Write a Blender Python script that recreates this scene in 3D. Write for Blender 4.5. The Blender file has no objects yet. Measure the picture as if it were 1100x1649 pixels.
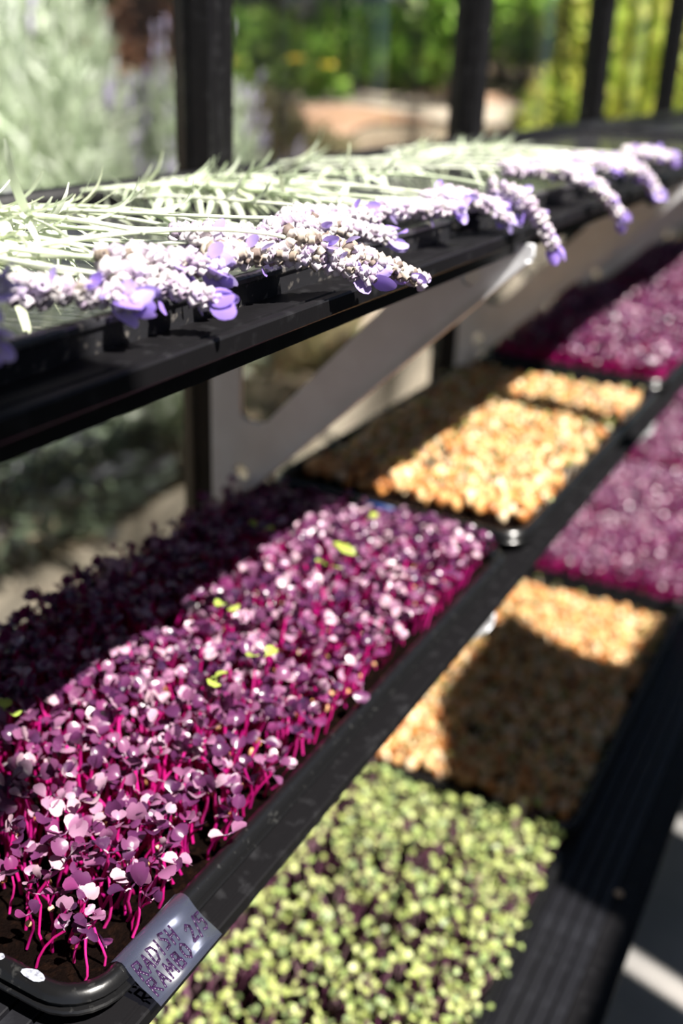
import bpy, math, random
import numpy as np
from mathutils import Vector, Matrix
from math import sin, cos, pi, sqrt, radians

# ------------------------------------------------------------------ camera, world, sun, exposure
S = bpy.context.scene
COL = S.collection
CAM = np.array([.247, -.252, .399]); YAW, PITCH, ROLL, FPX = -.473, -.412, .040, 1687.
_f = np.array([sin(YAW)*cos(PITCH), cos(YAW)*cos(PITCH), sin(PITCH)])
_r = np.array([cos(YAW), -sin(YAW), 0.]); _u = np.cross(_r, _f)
_r, _u = cos(ROLL)*_r + sin(ROLL)*_u, -sin(ROLL)*_r + cos(ROLL)*_u
cd = bpy.data.cameras.new('camera'); cam = bpy.data.objects.new('camera', cd); COL.objects.link(cam)
cam.matrix_world = Matrix(((_r[0], _u[0], -_f[0], CAM[0]), (_r[1], _u[1], -_f[1], CAM[1]), (_r[2], _u[2], -_f[2], CAM[2]), (0, 0, 0, 1)))
cd.sensor_fit = 'VERTICAL'; cd.sensor_height = 36; cd.lens = FPX/1649*36
cd.clip_start = .01; cd.clip_end = 200
cd.dof.use_dof = True; cd.dof.focus_distance = .500; cd.dof.aperture_fstop = 4.2; cd.dof.aperture_blades = 0
S.camera = cam

SUN = Vector((1, -.30, 1.58)).normalized()
wd = bpy.data.worlds.new('sky'); S.world = wd; wd.use_nodes = True
nt = wd.node_tree; bgn = nt.nodes['Background']
sk = nt.nodes.new('ShaderNodeTexSky'); sk.sky_type = 'NISHITA'; sk.sun_disc = False
sk.sun_elevation = math.asin(SUN.z); sk.sun_rotation = math.atan2(SUN.x, SUN.y)
nt.links.new(sk.outputs[0], bgn.inputs[0]); bgn.inputs[1].default_value = .068
sl = bpy.data.lights.new('sun', 'SUN'); sl.energy = 14.5; sl.angle = radians(.53); sl.color = (1, .95, .88)
so = bpy.data.objects.new('sun', sl); COL.objects.link(so); so.rotation_euler = SUN.to_track_quat('Z', 'Y').to_euler(); so.location = (3, -1, 5)
S.view_settings.view_transform = 'Standard'; S.view_settings.look = 'None'
S.view_settings.exposure = 0; S.view_settings.gamma = 1; S.view_settings.use_curve_mapping = False

RNG = np.random.default_rng(7); random.seed(7)

# ------------------------------------------------------------------ materials
def mat(name, cols, rough=.5, trans=0., tcol=None, metal=0., noise=None, nscale=40., bump=0., bscale=200., spec=.5, ramp_noise=None, aniso=0., back=0.):
    """cols: one colour, or a list picked at random per piece / per island."""
    m = bpy.data.materials.new(name); m.use_nodes = True; t = m.node_tree; n = t.nodes; lk = t.links
    p = n['Principled BSDF']; out = n['Material Output']
    if not isinstance(cols[0], (tuple, list)): cols = [cols]
    csock = None
    if len(cols) > 1:
        oi = n.new('ShaderNodeObjectInfo'); ge = n.new('ShaderNodeNewGeometry')
        ad = n.new('ShaderNodeMath'); ad.operation = 'ADD'; fr = n.new('ShaderNodeMath'); fr.operation = 'FRACT'
        lk.new(oi.outputs['Random'], ad.inputs[0]); lk.new(ge.outputs['Random Per Island'], ad.inputs[1]); lk.new(ad.outputs[0], fr.inputs[0])
        rp = n.new('ShaderNodeValToRGB'); rp.color_ramp.interpolation = 'CONSTANT'
        while len(rp.color_ramp.elements) < len(cols): rp.color_ramp.elements.new(.5)
        for i, c in enumerate(cols):
            rp.color_ramp.elements[i].position = i/len(cols); rp.color_ramp.elements[i].color = (*c, 1)
        lk.new(fr.outputs[0], rp.inputs[0]); csock = rp.outputs[0]
    else:
        p.inputs['Base Color'].default_value = (*cols[0], 1)
    tc = None
    if noise or bump or ramp_noise:
        tc = n.new('ShaderNodeTexCoord')
    if noise:      # second colour mixed in by noise: (colour, low, high)
        nz = n.new('ShaderNodeTexNoise'); nz.inputs['Scale'].default_value = nscale; nz.inputs['Detail'].default_value = 6
        lk.new(tc.outputs['Object'], nz.inputs['Vector'])
        mr = n.new('ShaderNodeMapRange'); mr.inputs[1].default_value = noise[1]; mr.inputs[2].default_value = noise[2]
        lk.new(nz.outputs['Fac'], mr.inputs[0])
        mx = n.new('ShaderNodeMix'); mx.data_type = 'RGBA'
        lk.new(mr.outputs[0], mx.inputs[0])
        if csock: lk.new(csock, mx.inputs[6])
        else: mx.inputs[6].default_value = (*cols[0], 1)
        mx.inputs[7].default_value = (*noise[0], 1); csock = mx.outputs[2]
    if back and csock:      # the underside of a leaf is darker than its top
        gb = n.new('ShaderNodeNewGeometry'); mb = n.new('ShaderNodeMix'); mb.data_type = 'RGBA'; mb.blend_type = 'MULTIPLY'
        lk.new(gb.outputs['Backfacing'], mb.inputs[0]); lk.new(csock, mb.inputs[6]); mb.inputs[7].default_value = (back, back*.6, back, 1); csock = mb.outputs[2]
    if csock: lk.new(csock, p.inputs['Base Color'])
    p.inputs['Roughness'].default_value = rough; p.inputs['Metallic'].default_value = metal
    p.inputs['Specular IOR Level'].default_value = spec
    if aniso: p.inputs['Anisotropic'].default_value = aniso
    if bump:
        bz = n.new('ShaderNodeTexNoise'); bz.inputs['Scale'].default_value = bscale; bz.inputs['Detail'].default_value = 4
        lk.new(tc.outputs['Object'], bz.inputs['Vector'])
        bp = n.new('ShaderNodeBump'); bp.inputs['Strength'].default_value = bump; bp.inputs['Distance'].default_value = .002
        lk.new(bz.outputs['Fac'], bp.inputs['Height']); lk.new(bp.outputs[0], p.inputs['Normal'])
    if trans:
        tr = n.new('ShaderNodeBsdfTranslucent'); ms = n.new('ShaderNodeMixShader'); ms.inputs[0].default_value = trans
        if tcol: tr.inputs[0].default_value = (*tcol, 1)
        elif csock: lk.new(csock, tr.inputs[0])
        else: tr.inputs[0].default_value = (*cols[0], 1)
        lk.new(p.outputs[0], ms.inputs[1]); lk.new(tr.outputs[0], ms.inputs[2]); lk.new(ms.outputs[0], out.inputs['Surface'])
    return m

def clear_mat(name, tint, rough, fac_lo, haze=0., hazecol=(.6, .65, .8)):
    m = bpy.data.materials.new(name); m.use_nodes = True; t = m.node_tree; n = t.nodes; lk = t.links
    n.remove(n['Principled BSDF']); out = n['Material Output']
    tr = n.new('ShaderNodeBsdfTransparent'); tr.inputs[0].default_value = (*tint, 1)
    gl = n.new('ShaderNodeBsdfGlossy'); gl.inputs['Roughness'].default_value = rough
    lw = n.new('ShaderNodeLayerWeight'); pw = n.new('ShaderNodeMath'); pw.operation = 'POWER'; pw.inputs[1].default_value = 4.5
    lk.new(lw.outputs['Facing'], pw.inputs[0]); fr = n.new('ShaderNodeMapRange'); fr.inputs[3].default_value = fac_lo; fr.inputs[4].default_value = .8; lk.new(pw.outputs[0], fr.inputs[0])
    ms = n.new('ShaderNodeMixShader'); lk.new(fr.outputs[0], ms.inputs[0]); lk.new(tr.outputs[0], ms.inputs[1]); lk.new(gl.outputs[0], ms.inputs[2])
    last = ms
    if haze:
        df = n.new('ShaderNodeBsdfDiffuse'); df.inputs[0].default_value = (*hazecol, 1)
        m2 = n.new('ShaderNodeMixShader'); m2.inputs[0].default_value = haze
        lk.new(ms.outputs[0], m2.inputs[1]); lk.new(df.outputs[0], m2.inputs[2]); last = m2
    lk.new(last.outputs[0], out.inputs['Surface'])
    return m

M = {}
M['black_metal'] = mat('black_metal', (.0055, .0052, .006), .45, spec=.2, bump=.05, bscale=600, noise=((.03, .03, .033), .55, .95), nscale=90)
M['black_slat'] = mat('black_slat', (.007, .007, .009), .40, noise=((.022, .023, .028), .5, .85), nscale=60, bump=.08, bscale=500)
M['tray_plastic'] = mat('tray_plastic', (.0055, .0055, .006), .24, noise=((.045, .045, .044), .60, .85), nscale=200, bump=.03, bscale=350)
M['dusty_plastic'] = mat('dusty_plastic', (.022, .022, .025), .22, noise=((.17, .155, .14), .58, .74), nscale=170, bump=.08, bscale=350)
M['steel'] = mat('steel', (.80, .81, .84), .38, metal=.15, noise=((.70, .70, .72), .35, .7), nscale=25, bump=.04, bscale=300)
M['soil'] = mat('soil', (.003, .0016, .0013), .95, noise=((.009, .004, .0025), .5, .75), nscale=220, bump=1., bscale=500, spec=.02)
RAD = [(.040, .010, .042), (.075, .016, .065), (.14, .045, .11), (.21, .08, .16), (.05, .011, .05), (.34, .19, .28), (.48, .31, .40), (.15, .022, .095), (.028, .010, .038), (.27, .12, .21), (.55, .38, .44), (.10, .025, .085)]
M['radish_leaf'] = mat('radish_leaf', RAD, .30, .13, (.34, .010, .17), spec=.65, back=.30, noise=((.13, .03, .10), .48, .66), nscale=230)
M['radish_stem'] = mat('radish_stem', [(.60, .012, .22), (.45, .01, .20), (.70, .03, .30)], .3, .35, (.75, .01, .28))
M['husk'] = mat('husk', [(.45, .20, .07), (.60, .32, .16), (.34, .12, .04), (.62, .42, .28)], .5, .1)
M['yellow_leaf'] = mat('yellow_leaf', [(.45, .55, .10), (.38, .5, .09)], .45, .3)
M['seed'] = mat('seed', [(.70, .37, .14), (.60, .25, .07), (.76, .50, .25), (.50, .19, .05), (.80, .62, .40), (.66, .36, .14), (.38, .14, .04), (.74, .46, .22)], .42, .12)
M['shoot'] = mat('shoot', [(.28, .30, .07), (.35, .36, .12), (.20, .22, .06), (.42, .38, .22)], .45, .25)
M['root'] = mat('root', (.75, .68, .58), .5, .2)
M['cress_leaf'] = mat('cress_leaf', [(.42, .48, .15), (.50, .55, .20), (.33, .42, .14), (.56, .60, .26), (.22, .29, .12)], .45, .3)
M['cress_stem'] = mat('cress_stem', [(.28, .12, .20), (.20, .06, .13), (.36, .22, .26)], .35, .2)
M['lav_stem'] = mat('lav_stem', [(.70, .75, .60), (.74, .77, .64), (.62, .70, .50)], .6, .15, noise=((.42, .50, .32), .5, .8), nscale=120)
M['lav_leaf'] = mat('lav_leaf', [(.66, .73, .56), (.72, .77, .63), (.58, .67, .47), (.64, .70, .48)], .6, .22)
M['lav_calyx'] = mat('lav_calyx', [(.70, .63, .68), (.74, .68, .74), (.60, .52, .60), (.76, .71, .70), (.48, .38, .50), (.66, .56, .76)], .6, .2)
M['lav_dry'] = mat('lav_dry', [(.30, .24, .19), (.42, .36, .30), (.55, .48, .42), (.20, .15, .13), (.60, .52, .46)], .7, .1)
M['lav_petal'] = mat('lav_petal', [(.42, .30, .82), (.50, .38, .86), (.36, .24, .75), (.56, .46, .88)], .45, .35)
M['ink'] = mat('ink', (.028, .010, .045), .4)
M['film'] = clear_mat('film', (.80, .83, .95), .30, .05, .04, (.45, .50, .72))
M['glass'] = clear_mat('glass', (.97, .98, .975), .02, .03)
M['blue_tape'] = mat('blue_tape', (.012, .035, .14), .4)
M['wood_marker'] = mat('wood_marker', (.62, .50, .38), .6, bump=.2)
M['scuff'] = mat('scuff', (.34, .36, .43), .35, noise=((.10, .10, .12), .45, .7), nscale=400)
M['concrete'] = mat('concrete', (.22, .215, .21), .8, noise=((.32, .30, .28), .4, .7), nscale=6, bump=.2, bscale=60)
M['ground'] = mat('ground', (.24, .19, .135), .95, noise=((.10, .07, .045), .42, .58), nscale=2.4, bump=.8, bscale=40, spec=.1)
M['mulch'] = mat('mulch', [(.34, .20, .13), (.46, .29, .19), (.24, .13, .08), (.40, .26, .18)], .9)
M['mulch_bed'] = mat('mulch_bed', (.46, .29, .20), .95, noise=((.30, .18, .11), .4, .6), nscale=3, bump=.8, bscale=40, spec=.1)
M['path'] = mat('path', (.50, .42, .33), .9, noise=((.38, .31, .24), .4, .65), nscale=4, bump=.5, bscale=60)
M['bush_leaf'] = mat('bush_leaf', [(.66, .73, .56), (.72, .77, .64), (.58, .66, .48), (.76, .79, .70), (.48, .57, .40)], .6, .35)
M['painted_shade_leaf'] = mat('painted_shade_leaf', [(.12, .15, .12), (.16, .20, .14), (.09, .11, .09), (.22, .28, .18), (.13, .13, .15)], .6, .15)  # shade on the low shrub is put into these dark leaf tones
M['bush_flower'] = mat('bush_flower', [(.58, .52, .74), (.62, .56, .76), (.66, .62, .76)], .6, .2)
M['green_leaf'] = mat('green_leaf', [(.28, .48, .07), (.38, .60, .10), (.17, .34, .05), (.52, .70, .14)], .4, .3)
M['lime_leaf'] = mat('lime_leaf', [(.66, .68, .12), (.50, .60, .10), (.76, .74, .20), (.36, .48, .08)], .45, .35)
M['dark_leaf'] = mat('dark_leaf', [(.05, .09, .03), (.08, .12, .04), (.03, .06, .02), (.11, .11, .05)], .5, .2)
M['grey_leaf'] = mat('grey_leaf', [(.34, .37, .33), (.42, .44, .39), (.26, .29, .26)], .6, .2)
M['dry_leaf'] = mat('dry_leaf', [(.20, .17, .09), (.26, .20, .11), (.15, .13, .06), (.17, .18, .07)], .7, .2)
M['russet_leaf'] = mat('russet_leaf', [(.50, .30, .19), (.60, .38, .26), (.38, .21, .13)], .6, .2)
M['yellow_flower'] = mat('yellow_flower', [(.85, .55, .04), (.9, .62, .08)], .5, .2)
M['bark'] = mat('bark', (.045, .035, .03), .9, noise=((.10, .08, .065), .4, .7), nscale=20, bump=.8, bscale=40)
M['pale_bark'] = mat('pale_bark', (.34, .28, .22), .9, noise=((.2, .16, .13), .4, .7), nscale=20, bump=.5, bscale=40)
M['shed_paint'] = mat('shed_paint', (.13, .155, .19), .7)
M['shed_door'] = mat('shed_door', (.07, .085, .10), .6)
M['roof_sheet'] = mat('roof_sheet', (.12, .12, .125), .6)

# ------------------------------------------------------------------ geometry helpers
class G:
    """collects quads (numpy) and free polygons; builds ONE mesh object"""
    def __init__(s): s.V = []; s.Q = []; s.n = 0; s.P = []
    def add(s, V, Q):
        V = np.asarray(V, float); s.V.append(V); s.Q.append(np.asarray(Q, int) + s.n); s.n += len(V); return s
    def poly(s, V, P):
        V = np.asarray(V, float); s.V.append(V); s.P += [[i + s.n for i in p] for p in P]; s.n += len(V); return s
    def mesh(s, name, m, smooth=True):
        me = bpy.data.meshes.new(name)
        V = np.concatenate(s.V)
        if s.P:
            faces = list(s.P)
            if s.Q: faces += np.concatenate(s.Q).tolist()
            me.from_pydata(V.tolist(), [], faces)
        else:
            Q = np.concatenate(s.Q)
            me.vertices.add(len(V)); me.vertices.foreach_set('co', V.ravel())
            me.loops.add(Q.size); me.loops.foreach_set('vertex_index', Q.ravel())
            me.polygons.add(len(Q)); me.polygons.foreach_set('loop_start', np.arange(0, Q.size, 4))
            me.update(calc_edges=True); me.validate()
        if smooth: me.polygons.foreach_set('use_smooth', np.ones(len(me.polygons), bool))
        me.materials.append(m)
        return me
    def build(s, name, m, parent=None, smooth=True, stuff=False):
        return link(name, s.mesh(name, m, smooth), parent, stuff)

def link(name, data, parent=None, stuff=False):
    o = bpy.data.objects.new(name, data); COL.objects.link(o)
    if parent: o.parent = parent
    if stuff: o['kind'] = 'stuff'
    return o
def tag(o, label, cat, group=None):
    o['label'] = label; o['category'] = cat
    if group: o['group'] = group
    return o
def thing(name, label, cat, loc=(0, 0, 0), group=None):
    o = link(name, None); o.location = loc; o.empty_display_size = .02
    return tag(o, label, cat, group)
def struct(o): o['kind'] = 'structure'; return o

def box(g, x0, x1, y0, y1, z0, z1):
    V = [(x, y, z) for z in (z0, z1) for y in (y0, y1) for x in (x0, x1)]
    return g.add(V, [(0, 2, 3, 1), (4, 5, 7, 6), (0, 1, 5, 4), (2, 6, 7, 3), (0, 4, 6, 2), (1, 3, 7, 5)])
def bevel(o, w, seg=2):
    b = o.modifiers.new('bevel', 'BEVEL'); b.width = w; b.segments = seg; b.limit_method = 'ANGLE'; b.angle_limit = radians(40)
def extrude_y(g, prof, y0, y1):            # prof: (x,z) polygon
    n = len(prof)
    V = [(x, y0, z) for x, z in prof] + [(x, y1, z) for x, z in prof]
    return g.poly(V, [[i, (i+1) % n, n+(i+1) % n, n+i] for i in range(n)] + [list(range(n))[::-1], list(range(n, 2*n))])
def extrude_z(g, prof, z0, z1):
    n = len(prof)
    V = [(x, y, z0) for x, y in prof] + [(x, y, z1) for x, y in prof]
    return g.poly(V, [[i, (i+1) % n, n+(i+1) % n, n+i] for i in range(n)] + [list(range(n))[::-1], list(range(n, 2*n))])
def frame(t):
    t = t/np.linalg.norm(t); a = np.array([0, 0, 1.]) if abs(t[2]) < .9 else np.array([1., 0, 0])
    s = np.cross(a, t); s /= np.linalg.norm(s); return s, np.cross(t, s)
def tube(pts, rad, sides=6):
    pts = np.asarray(pts, float); k = len(pts); rad = np.broadcast_to(rad, (k,))
    tg = np.gradient(pts, axis=0); V = []
    a = np.arange(sides)*2*pi/sides
    for i in range(k):
        s, b = frame(tg[i])
        V.append(pts[i] + rad[i]*(np.cos(a)[:, None]*s + np.sin(a)[:, None]*b))
    V.append(np.repeat(pts[-1:], sides, 0) if False else np.empty((0, 3)))
    Q = [(i*sides+j, i*sides+(j+1) % sides, (i+1)*sides+(j+1) % sides, (i+1)*sides+j) for i in range(k-1) for j in range(sides)]
    return np.concatenate(V), np.array(Q)
def grid(nu, nv, fn):
    V = [fn(u/nu, v/nv) for u in range(nu+1) for v in range(nv+1)]
    Q = [(u*(nv+1)+v, (u+1)*(nv+1)+v, (u+1)*(nv+1)+v+1, u*(nv+1)+v+1) for u in range(nu) for v in range(nv)]
    return np.array(V, float), np.array(Q)
def qsphere(n=3):
    V = []; Q = []
    for ax in range(3):
        for sg in (-1, 1):
            b = len(V)
            for i in range(n+1):
                for j in range(n+1):
                    p = np.zeros(3); p[ax] = sg; p[(ax+1) % 3] = math.tan((2*i/n-1)*pi/4)*sg; p[(ax+2) % 3] = math.tan((2*j/n-1)*pi/4)
                    V.append(p/np.linalg.norm(p))
            Q += [(b+i*(n+1)+j, b+(i+1)*(n+1)+j, b+(i+1)*(n+1)+j+1, b+i*(n+1)+j+1) for i in range(n) for j in range(n)]
    V = np.array(V); Q = np.array(Q)
    key = {}; idx = np.zeros(len(V), int); W = []
    for i, v in enumerate(V):
        k = tuple(np.round(v, 5)+0.)
        if k not in key: key[k] = len(W); W.append(v)
        idx[i] = key[k]
    return np.array(W), idx[Q]
def rotm(ax, ay, az):
    cx, sx, cy, sy, cz, sz = cos(ax), sin(ax), cos(ay), sin(ay), cos(az), sin(az)
    return np.array([[cz, -sz, 0], [sz, cz, 0], [0, 0, 1]]) @ np.array([[cy, 0, sy], [0, 1, 0], [-sy, 0, cy]]) @ np.array([[1, 0, 0], [0, cx, -sx], [0, sx, cx]])
def mat4(R3, t, s=1.):
    m = Matrix.Identity(4)
    for i in range(3):
        for j in range(3): m[i][j] = float(R3[i][j]*s)
        m[i][3] = float(t[i])
    return m
def aim(d, roll=0.):                       # rotation with local +X along d
    d = np.asarray(d, float); d = d/np.linalg.norm(d); s, b = frame(d)
    y = cos(roll)*s + sin(roll)*b; z = np.cross(d, y); return np.stack([d, y, z], 1)
def seen(p, m=40):                         # is a world point inside the photographed view, and how far
    d = np.asarray(p) - CAM; z = d @ _f
    x = 550 + FPX*(d @ _r)/z; y = 824.5 - FPX*(d @ _u)/z
    return (z > .1) & (x > -m) & (x < 1100+m) & (y > -m) & (y < 1649+m), z

# ------------------------------------------------------------------ the setting
FLOOR = -.75
g = G(); box(g, -.42, 1.25, -2.2, 4.2, FLOOR-.1, FLOOR); struct(g.build('floor', M['concrete'], smooth=False))

def ground_z(x, y):
    D = np.hypot(x-.25, y+.25); d = -(x+.42)
    s = np.clip((D-3.3)/1.5, 0, 1); s = s*s*(3-2*s); e = np.clip((d-.15)/.8, 0, 1); e = e*e*(3-2*e)
    return FLOOR - .03 + e*s*.87 + e*.035*np.clip(D-4.6, 0, 30) + .02*np.sin(x*5.1+1)*np.sin(y*4.3)
xs = np.concatenate([-.42-np.linspace(0, 4, 41), -4.42-np.linspace(.5, 16, 24)]); ys = np.linspace(-3, 24, 109)
V = [(x, y, float(ground_z(x, y))) for x in xs for y in ys]; ny = len(ys)
g = G(); g.add(V, [(i*ny+j, i*ny+j+1, (i+1)*ny+j+1, (i+1)*ny+j) for i in range(len(xs)-1) for j in range(ny-1)])
struct(g.build('ground', M['ground']))
def patch(name, poly_fn, m, n=26, lift=.012):
    V, Q = grid(n, n, lambda u, v: (lambda p: (p[0], p[1], float(ground_z(p[0], p[1]))+lift))(poly_fn(u, v)))
    return struct(G().add(V, Q).build(name, m))
patch('path', lambda u, v: (-.80-.62*u-.06*sin(v*9)-.05*sin(v*23+u*5), .6+3.6*v), M['path'])
patch('garden_path', lambda u, v: (-1.2-1.9*u-.5*v, 4.75+.9*v+.5*u*v), M['path'], lift=.02)
patch('ground_mulch', lambda u, v: (-1.9-4.2*u, 3.4+3.4*v+.8*u), M['mulch_bed'], lift=.015)

wall = struct(link('wall_left', None))
PX0, PX1 = -.312, -.287
POSTS = [-.71, -.10, .51, 1.12, 1.73, 2.34, 2.95, 3.56]
for y in POSTS:
    y0 = y + .010; y1 = y + .047
    prof = [(PX0, y0), (PX1, y0), (PX1, y0+.010), (PX1+.002, y0+.012), (PX1+.002, y0+.016), (PX1, y0+.018), (PX1, y0+.027), (PX1+.002, y0+.029), (PX1+.002, y0+.033), (PX1, y1), (PX0, y1), (PX0-.018, y1-.012), (PX0-.018, y0+.012)]
    g = G(); extrude_z(g, prof, FLOOR, 1.15); g.build('post', M['black_metal'], wall, smooth=False)
    g = G(); box(g, PX0+.004, PX0+.008, y1, y+.61+.010, FLOOR+.08, 1.15); g.build('glass_pane', M['glass'], wall, smooth=False)
g = G(); box(g, PX0-.012, PX1, -1.2, 4.2, FLOOR, FLOOR+.08); g.build('bottom_sill', M['black_metal'], wall, smooth=False)
g = G(); box(g, PX0-.012, PX1+.02, -1.2, 4.2, 1.13, 1.19); g.build('eave_plate', M['black_metal'], wall, smooth=False)
wr = struct(link('wall_right', None))
for y in POSTS[::2]:
    g = G(); box(g, 1.12, 1.15, y-.02, y+.02, FLOOR, 1.1); g.build('post', M['black_metal'], wr, smooth=False)
g = G(); box(g, 1.10, 1.16, -1.2, 4.2, 1.06, 1.12); g.build('eave_plate', M['black_metal'], wr, smooth=False)
for a, b in ((-1.2, -.42), (-.38, .60), (.645, .93), (.975, 2.3), (2.34, 4.2)):
    g = G(); box(g, 1.125, 1.145, a, b, FLOOR, 1.06); g.build('shadow_panel', M['shed_paint'], wr, smooth=False)  # unseen boards added so their gaps drop light stripes on the floor
roof = struct(link('ceiling', None))
def roof_bar(p, q, w):
    V, Q = tube([p, q], w, 4); G().add(V, Q).build('rafter', M['black_metal'], roof, smooth=False)
for y in (-.95, .731, 1.95, 3.2):
    roof_bar((1.12, y, 1.10), (.40, y, 1.71), .026); roof_bar((.40, y, 1.71), (-.30, y, 1.17), .026)
roof_bar((.40, -1.2, 1.72), (.40, 4.2, 1.72), .03)
g = G()
def roofz(x): return 2.05-.857*x
g.poly([(x, y, roofz(x)+dz) for dz in (.0, .012) for x, y in ((.700, -1.2), (.765, -1.2), (.765, -.168), (.700, -.168))],
       [[0, 1, 2, 3], [7, 6, 5, 4], [0, 4, 5, 1], [1, 5, 6, 2], [2, 6, 7, 3], [3, 7, 4, 0]])
g.build('shadow_strip', M['roof_sheet'], roof, smooth=False)  # out-of-view strip added to cast shadow on the near end of the upper rail
g = G()
sh = [(.866, .543), (.924, .363), (1.093, .32), (1.093, 1.02), (1.002, 1.005), (.989, .723), (.866, .813)]
g.poly([(x, y, roofz(x)-.05) for x, y in sh] + [(x, y, roofz(x)-.046) for x, y in sh],
       [list(range(7))[::-1], list(range(7, 14))] + [[i, (i+1) % 7, 7+(i+1) % 7, 7+i] for i in range(7)])
g.build('shadow_mask', M['roof_sheet'], roof, smooth=False)  # added unseen sheet, outline cut to throw shade on the lower seed tray

# ------------------------------------------------------------------ shelves and brackets
def shelf(label, z, xf, xb=-.285, y0=-.45, y1=3.5):
    t = thing('shelf', label, 'shelf', (0, 0, 0))
    g = G(); w = .030
    extrude_y(g, [(xf-w, z-.022), (xf-w, z), (xf-.0075, z), (xf-.0070, z-.0012), (xf-.0055, z-.0012), (xf-.005, z), (xf-.001, z), (xf, z-.001), (xf, z-.0085), (xf-.001, z-.0095), (xf-.012, z-.0095), (xf-.012, z-.022)], y0, y1)
    g.build('front_rail', M['black_metal'], t, smooth=False)
    g = G(); box(g, xb, xf-w, y0, y1, z-.022, z-.012); g.build('base_pan', M['black_metal'], t, smooth=False)
    g = G(); extrude_y(g, [(0, -.012), (0, -.0032), (.0006, -.0025), (.0122, -.0025), (.0128, -.0032), (.0128, -.012)], y0, y1)
    me = g.mesh('slat', M['black_slat'], False)
    x = xf-w-.0142
    while x > xb:
        o = link('slat', me, t); o.location = (x, 0, z); x -= .0148
    g = G(); box(g, xb-.004, xb, y0, y1, z-.022, z+.004); g.build('back_rail', M['black_metal'], t, smooth=False)
    return t
shelf('black slatted upper shelf carrying lavender in shallow trays', .2885, .004)
shelf('black slatted middle shelf holding the near purple radish and tan seed trays', -.0235, .0085)
low = shelf('black ridged lower shelf above the grey floor', -.3925, .161)
for y in (-.2, 1.6, 3.3):
    for x in (.10, -.25):
        g = G(); box(g, x-.015, x+.015, y-.015, y+.015, FLOOR, -.4145); g.build('leg', M['black_metal'], low, smooth=False)
g = G(); box(g, PX1, PX1+.012, -1.2, 4.2, .2885, .306); o = g.build('trim_1', M['black_metal'], smooth=False); struct(o)

def rounded(pts, rad, seg=5):
    out = []; n = len(pts)
    for i in range(n):
        p = np.array(pts[i], float); a = np.array(pts[i-1], float)-p; b = np.array(pts[(i+1) % n], float)-p
        a /= np.linalg.norm(a); b /= np.linalg.norm(b); r = rad[i]
        if r <= 0: out.append(tuple(p)); continue
        ang = math.acos(np.clip(a @ b, -1, 1)); d = r/math.tan(ang/2)
        c = p + (a+b)/np.linalg.norm(a+b)*r/sin(ang/2)
        s = p+a*d-c; e = p+b*d-c; a0 = math.atan2(s[1], s[0]); a1 = math.atan2(e[1], e[0]); da = (a1-a0+pi) % (2*pi)-pi
        out += [(c[0]+r*cos(a0+da*k/seg), c[1]+r*sin(a0+da*k/seg)) for k in range(seg+1)]
    return out
def bracket_mesh():
    cu = bpy.data.curves.new('bracket_outline', 'CURVE'); cu.dimensions = '2D'; cu.fill_mode = 'BOTH'; cu.extrude = .0026; cu.bevel_depth = .0004
    def spl(pts):
        s = cu.splines.new('POLY'); s.points.add(len(pts)-1)
        for q, (x, z) in zip(s.points, pts): q.co = (x, z, 0, 1)
        s.use_cyclic_u = True
    spl(rounded([(-.283, -.012), (-.272, -.012), (-.241, .0245), (.006, .2655), (.006, .2745), (-.283, .2745)], [0, .01, .01, .003, .002, 0]))
    spl(rounded([(-.252, .090), (-.226, .090), (-.072, .256), (-.252, .256)], [.009, .012, .006, .008]))
    for cx, cz, r in ((-.251, .038, .0088), (-.042, .2465, .0078), (-.268, .19, .003)):
        spl([(cx+r*cos(a), cz+r*sin(a)) for a in np.arange(24)*2*pi/24])
    ob = bpy.data.objects.new('tmp', cu); COL.objects.link(ob)
    dg = bpy.context.evaluated_depsgraph_get(); me = bpy.data.meshes.new_from_object(ob.evaluated_get(dg))
    bpy.data.objects.remove(ob); me.name = 'plate'
    me.transform(Matrix(((1, 0, 0, 0), (0, 0, -1, 0), (0, 1, 0, 0), (0, 0, 0, 1))))
    me.materials.clear(); me.materials.append(M['steel']); return me
BR = bracket_mesh()
g = G(); d = np.array([.247, .241])/np.hypot(.247, .241); nrm = np.array([d[1], -d[0]])
a = np.array([-.236, .0295]); b = np.array([.004, .2637])
P = [a, b, b+nrm*.002, a+nrm*.002]
g.poly([(p[0], -.011, p[1]) for p in P] + [(p[0], .0015, p[1]) for p in P], [[0, 1, 2, 3], [7, 6, 5, 4], [0, 4, 5, 1], [1, 5, 6, 2], [2, 6, 7, 3], [3, 7, 4, 0]])
FL = g.mesh('flange', M['steel'], False)
g = G(); V, Q = tube([(0, 0, 0), (0, -.004, 0)], [.0055, .0055], 6); g.add(V, Q); g.poly(V[6:12], [list(range(6))]); BOLT = g.mesh('bolt', M['steel'], False)
names = ['first steel bracket by the nearest post, with a clear round hole', 'second steel bracket along the wall, behind the tan seeds', 'third steel bracket along the wall, above the far radish tray', 'fourth steel bracket along the wall, farthest under the upper shelf']
for zoff, what in ((0, 'upper'), (-.312, 'middle')):
    for i, y in enumerate((.515, 1.125, 1.735, 2.345)):
        t = thing('shelf_bracket', names[i]+', holding the '+what+' shelf' if what == 'upper' else ['first', 'second', 'third', 'fourth'][i]+' steel bracket from the camera end, under the middle shelf', 'bracket', (0, y, zoff), 'steel brackets under the %s shelf' % what)
        link('plate', BR, t); link('flange', FL, t)
        for z in (.015, .19):
            o = link('bolt', BOLT, t); o.location = (-.268, -.0015, z)

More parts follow.
